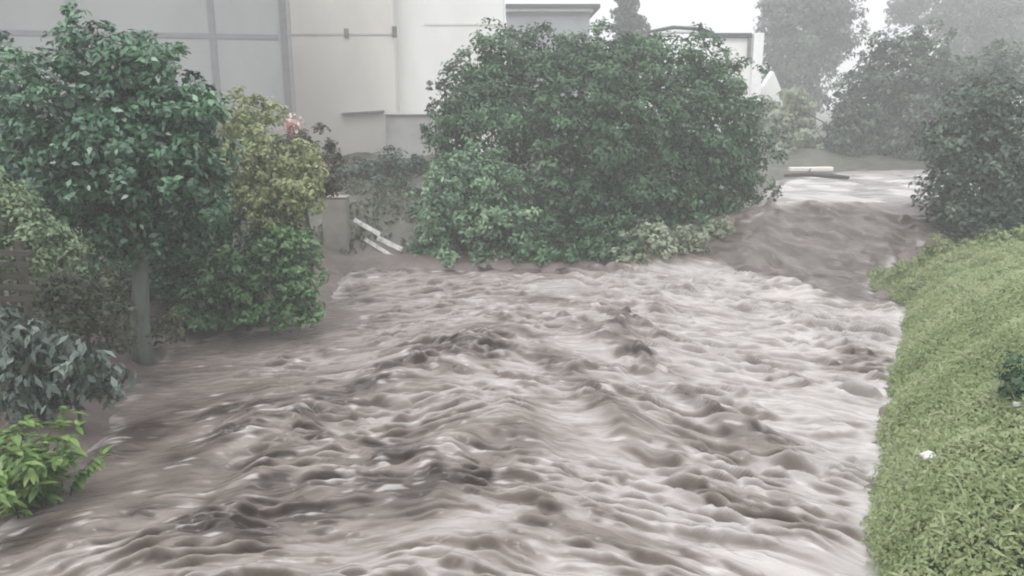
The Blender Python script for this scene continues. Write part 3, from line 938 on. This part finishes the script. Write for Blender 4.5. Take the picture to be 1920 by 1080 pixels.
# far left: white building with navy round sign and pinkish lower wall
Yd = 40.0
a, b_ = at_y(-160, 50, Yd)[0], at_y(56, 50, Yd)[0]
f = empty('white_shop', ((a + b_) / 2, Yd, 2.3), 'white building with pinkish red lower wall at the far left edge', 'building')
MB().box((a, Yd, zpx(94, Yd)), (b_, Yd + 6, 13)).build('wall', M['white_wall'], f)
MB().box((a, Yd - .12, zpx(97, Yd)), (b_ - .1, Yd - .004, zpx(82, Yd))).build('ledge', M['white_paint'], f, bevel=.03)
MB().box((a, Yd + .02, 1.8), (b_, Yd + 6, zpx(94, Yd) - .004)).build('lower_wall', M['red_wall'], f)
MB().box((a - .2, Yd - .2, 13), (b_, Yd + 6.2, 13.25)).build('roof', M['trim'], f)
c0 = at_y(-16, 46, Yd)
r_ = msize(30, Yd)
mb = MB()
ring = [(c0[0] + r_ * math.cos(i * math.pi / 20), Yd - .14, c0[2] + r_ * 1.05 * math.sin(i * math.pi / 20)) for i in range(40)]
ring2 = [(x_, Yd - .004, z_) for x_, _, z_ in ring]
mb.add(ring + ring2, [tuple(range(40)), tuple(range(40, 80))[::-1]] + [(i, 40 + i, 40 + (i + 1) % 40, (i + 1) % 40) for i in range(40)])
tag(mb.build('round_sign', M['navy'], None, bevel=.02), 'navy blue round sign on the white building at the far left edge', 'sign')

# ------------------------------------------------------------------ small things on the banks
def board(name, a, b_, w, th, mat, label, cat, group=None, sag=0.0):
    a, b_ = Vector(a), Vector(b_)
    d = (b_ - a)
    side = d.normalized().cross(Vector((0.0, -1, 0.25))).normalized()
    nor = side.cross(d.normalized()).normalized()
    vs, fs = [], []
    n_ = 9
    for i in range(n_):
        q = i / (n_ - 1)
        c_ = a + d * q + side * (sag * math.sin(q * math.pi * 1.6))
        wj = w * (1 - .25 * abs(math.sin(i * 2.3)) * .4)
        for sx, sy in ((-1, -1), (1, -1), (1, 1), (-1, 1)):
            vs.append(c_ + side * sx * wj / 2 + nor * sy * th / 2)
    for i in range(n_ - 1):
        for k in range(4):
            fs.append((i * 4 + k, i * 4 + (k + 1) % 4, i * 4 + 4 + (k + 1) % 4, i * 4 + 4 + k))
    fs += [(3, 2, 1, 0), tuple((n_ - 1) * 4 + k for k in range(4))]
    o_ = MB().add(vs, fs).build(name, mat, None, bevel=.008)
    return tag(o_, label, cat, group)


G = 'broken white boards beside the pale bush'
for a_, b_, w_, lab, sg_ in [((664, 412), (713, 440), .15, 'upper left of the three', 0), ((708, 446), (754, 468), .16, 'rightmost of the three', 0),
                             ((684, 448), (736, 481), .13, 'lowest of the three', 0)]:
    board('broken_board', at_y(*a_, 24.9), at_y(*b_, 24.5), w_, .05, M['plank'], 'broken pale board caught on the bank by the grey-green bush, ' + lab, 'board', G, sg_)

# concrete retaining wall between bush and boards
a, b_ = at_y(603, 400, 24.6), at_y(650, 400, 24.6)
zt, zb = at_y(620, 372, 24.6)[2], gz(a[0], 24.6) - .4
mb = MB().box((a[0], 24.6, zb), (b_[0], 25.1, zt))
f = empty('concrete_pillar', ((a[0] + b_[0]) / 2, 24.8, zb + .4), 'pale concrete pillar standing between yellow-green bush and broken boards', 'pillar')
mb.build('shaft', M['concrete'], f, bevel=.04)
MB().box((a[0] - .03, 24.57, zt), (b_[0] + .03, 25.13, zt + .05)).build('cap', M['concrete'], f, bevel=.02)

# old slat fence at the left edge
f = empty('wooden_fence', tuple(at_y(20, 560, 10.9)), 'weathered wooden slat fence at the left edge below the soft green hedge', 'fence')
for k, py in enumerate((470, 492, 514, 536, 558)):
    a, b_ = at_y(-60, py + 3, 10.6), at_y(62 - (k % 3) * 6, py + 6 - k, 11.2)
    MB().bar(a, b_, .025, .085).build('slat', M['old_wood'], f, bevel=.008)
for px in (2, 52):
    a, b_ = at_y(px, 600, 11.25), at_y(px, 452, 11.25)
    MB().box((a[0] - .045, 11.25, gz(a[0], 11.25) - .2), (a[0] + .045, 11.34, b_[2])).build('post', M['old_wood'], f, bevel=.01)

# pale plastic sheet caught under the overhanging bush
c0 = on_z(545, 606, 0.05)
yy, xx = np.meshgrid(np.linspace(-1, 1, 26), np.linspace(-1, 1, 34), indexing='ij')
bump_ = 0.22 * np.clip(1 - xx ** 2 - yy ** 2, 0, 1) ** .5 * (0.8 + .7 * fbm2(xx * 1.8, yy * 1.8, 77, 3))
Vt = np.stack([c0[0] + xx * .36 + .04 * fbm2(xx * 2, yy * 2, 5, 2), c0[1] + .2 + yy * .2, .0 + bump_ + .04], -1).reshape(-1, 3)
ns = len(Vt)
Vb = Vt.copy(); Vb[:, 2] -= .03
gf = grid_faces(*xx.shape)
o = mesh_np('plastic_sheet', np.concatenate([Vt, Vb]), np.concatenate([gf, gf[:, ::-1] + ns]), M['sack'], None, smooth=True)
tag(o, 'crumpled pale plastic sheet caught under the overhanging bush', 'debris')

# litter on the hedge
def lump_thing(name, c_, r_, mat, label, cat, seed):
    import bmesh
    bm = bmesh.new()
    bmesh.ops.create_icosphere(bm, subdivisions=3, radius=1)
    for v in bm.verts:
        q = np.array(v.co)
        k_ = 1 + .35 * float(fbm2(np.array([q[0] * 1.4 + seed]), np.array([q[1] * 1.4 + q[2]]), seed, 3)[0])
        v.co = Vector((c_[0] + q[0] * r_[0] * k_, c_[1] + q[1] * r_[1] * k_, c_[2] + q[2] * r_[2] * k_))
    me = bpy.data.meshes.new(name)
    bm.to_mesh(me)
    me.polygons.foreach_set('use_smooth', [True] * len(me.polygons))
    return tag(link(name, me, mat), label, cat)


def hedge_hit(px, py):
    d = ray(px, py)
    for s in np.linspace(5, 22, 700):
        q = np.array([0, 0, CAMZ]) + d * s
        e_ = np.interp(q[1], edge_y, edge_x)
        zt_ = float(hedge_top(np.array([q[0] - e_]), np.array([q[1]]))[0]) + .11 * float(fbm2(np.array([q[0] * .8]), np.array([q[1] * .8]), 61, 3)[0]) + .14
        if q[2] < zt_:
            return q
    return q


lump_thing('paper_scrap', hedge_hit(1741, 855) , (.085, .07, .06), M['white_paint'], 'crumpled white paper scrap on the hedge', 'litter', 3)
h1 = hedge_hit(1898, 771)
board('white_strip', h1 + np.array([0, 0, .08]), h1 + np.array([.35, .02, .09]), .06, .03, M['plank'], 'thin white strip lying on the hedge at the right edge', 'litter')
# darker shrub breaking through the hedge at the right edge
h2 = hedge_hit(1912, 740)
t = empty('dark_shrub', h2, 'dark green shrub poking out of the bright hedge at the right edge', 'bush')
MB().tube([(h2[0], h2[1], h2[2] - .5), (h2[0] + .03, h2[1], h2[2] - .1), (h2[0] + .05, h2[1] + .05, h2[2] + .2)], [.03, .025, .01], 7).build('stem', M['bark_dark'], t)
foliage('foliage', [(h2 + np.array([.02, 0.05, .10]), (.20, .28, .24)), (h2 + np.array([.16, .2, .2]), (.22, .25, .22))], M['leaf_dark'], t,
        leaf=.07, dens=22, per=26, rc=.10)

# far fallen log across the bend
a, b_ = on_z(1470, 329, 1.75), on_z(1592, 333, 1.7)
mb = MB().tube([a, a * .6 + b_ * .4 + np.array([0, 0, .1]), a * .3 + b_ * .7 + np.array([0, 0, .05]), b_], [.07, .11, .12, .08], 8)
m_ = a * .65 + b_ * .35
mb.tube([m_, m_ + np.array([.2, .1, .35])], [.06, .02], 6)
lw0, lw1 = on_z(1490, 322, 1.8), on_z(1572, 321, 1.8)
lw = MB().bar((lw0[0], lw0[1] + .8, 1.85), (lw1[0], lw1[1] + .8, 1.85), .3, .2).build('kerb_wall', M['cream'], None, bevel=.04)
tag(lw, 'low pale wall along the far end of the river, just behind the dark log', 'wall')
tag(mb.build('fallen_log', M['log'], None, smooth=True), 'dark fallen log across the bright river bend in the distance', 'log')

# ------------------------------------------------------------------ air, sky, light
m, nt, out = new_mat('rain_mist')
v = N(nt, 'ShaderNodeVolumePrincipled')
v.inputs['Color'].default_value = (.97, .97, .975, 1)
v.inputs['Density'].default_value = 0.0043
v.inputs['Anisotropy'].default_value = 0.2
nt.links.new(v.outputs[0], out.inputs['Volume'])
hz_ = MB().box((-440, -430, -2), (450, 470, 21)).build('haze', m)
tag(hz_, kind='stuff')

w = bpy.data.worlds.new('World')
S.world = w
w.use_nodes = True
nt = w.node_tree
bg = nt.nodes['Background']
sky = N(nt, 'ShaderNodeTexSky', sky_type='NISHITA')
SUN_EL, SUN_ROT = R(58), R(200)
sky.sun_disc = False
sky.sun_elevation, sky.sun_rotation = SUN_EL, SUN_ROT
sky.air_density, sky.dust_density, sky.ozone_density = 1.0, 6.0, 1.0
hs = N(nt, 'ShaderNodeHueSaturation', Saturation=0.12)
nt.links.new(sky.outputs[0], hs.inputs['Color'])
tc = N(nt, 'ShaderNodeTexCoord')
sx = N(nt, 'ShaderNodeSeparateXYZ')
nt.links.new(tc.outputs['Generated'], sx.inputs[0])
cl = ramp(nt, sx.outputs['Z'], [(0.0, (.84, .85, .89)), (0.25, (.94, .945, .97)), (1.0, (1.9, 1.93, 2.0))])
ml = N(nt, 'ShaderNodeMixRGB', blend_type='MULTIPLY', Fac=1.0)
nt.links.new(cl.outputs[0], ml.inputs[1])
ml.inputs[2].default_value = (10, 10, 10, 1)
mx = N(nt, 'ShaderNodeMixRGB', Fac=0.8)
nt.links.new(hs.outputs[0], mx.inputs[1])
nt.links.new(ml.outputs[0], mx.inputs[2])
nt.links.new(mx.outputs[0], bg.inputs['Color'])
bg.inputs['Strength'].default_value = 0.1

sun = bpy.data.lights.new('sun', 'SUN')
sun.energy, sun.angle, sun.color = 0.9, R(25), (1, .97, .93)
so = bpy.data.objects.new('sun', sun)
# sky sun_rotation: clockwise from +Y seen from above
dv = Vector((math.sin(SUN_ROT) * math.cos(SUN_EL), math.cos(SUN_ROT) * math.cos(SUN_EL), math.sin(SUN_EL)))
so.rotation_euler = dv.to_track_quat('Z', 'Y').to_euler()
so.location = (0, 0, 30)
COL.objects.link(so)

S.view_settings.view_transform = 'Standard'
S.view_settings.look = 'None'
S.view_settings.exposure = 0.52
S.view_settings.gamma = 1.0
S.render.film_transparent = False
S.cycles.use_denoising = True
S.cycles.filter_width = 2.0
S.cycles.max_bounces = 8
S.cycles.volume_bounces = 1
S.cycles.use_adaptive_sampling = True
S.cycles.adaptive_threshold = 0.02
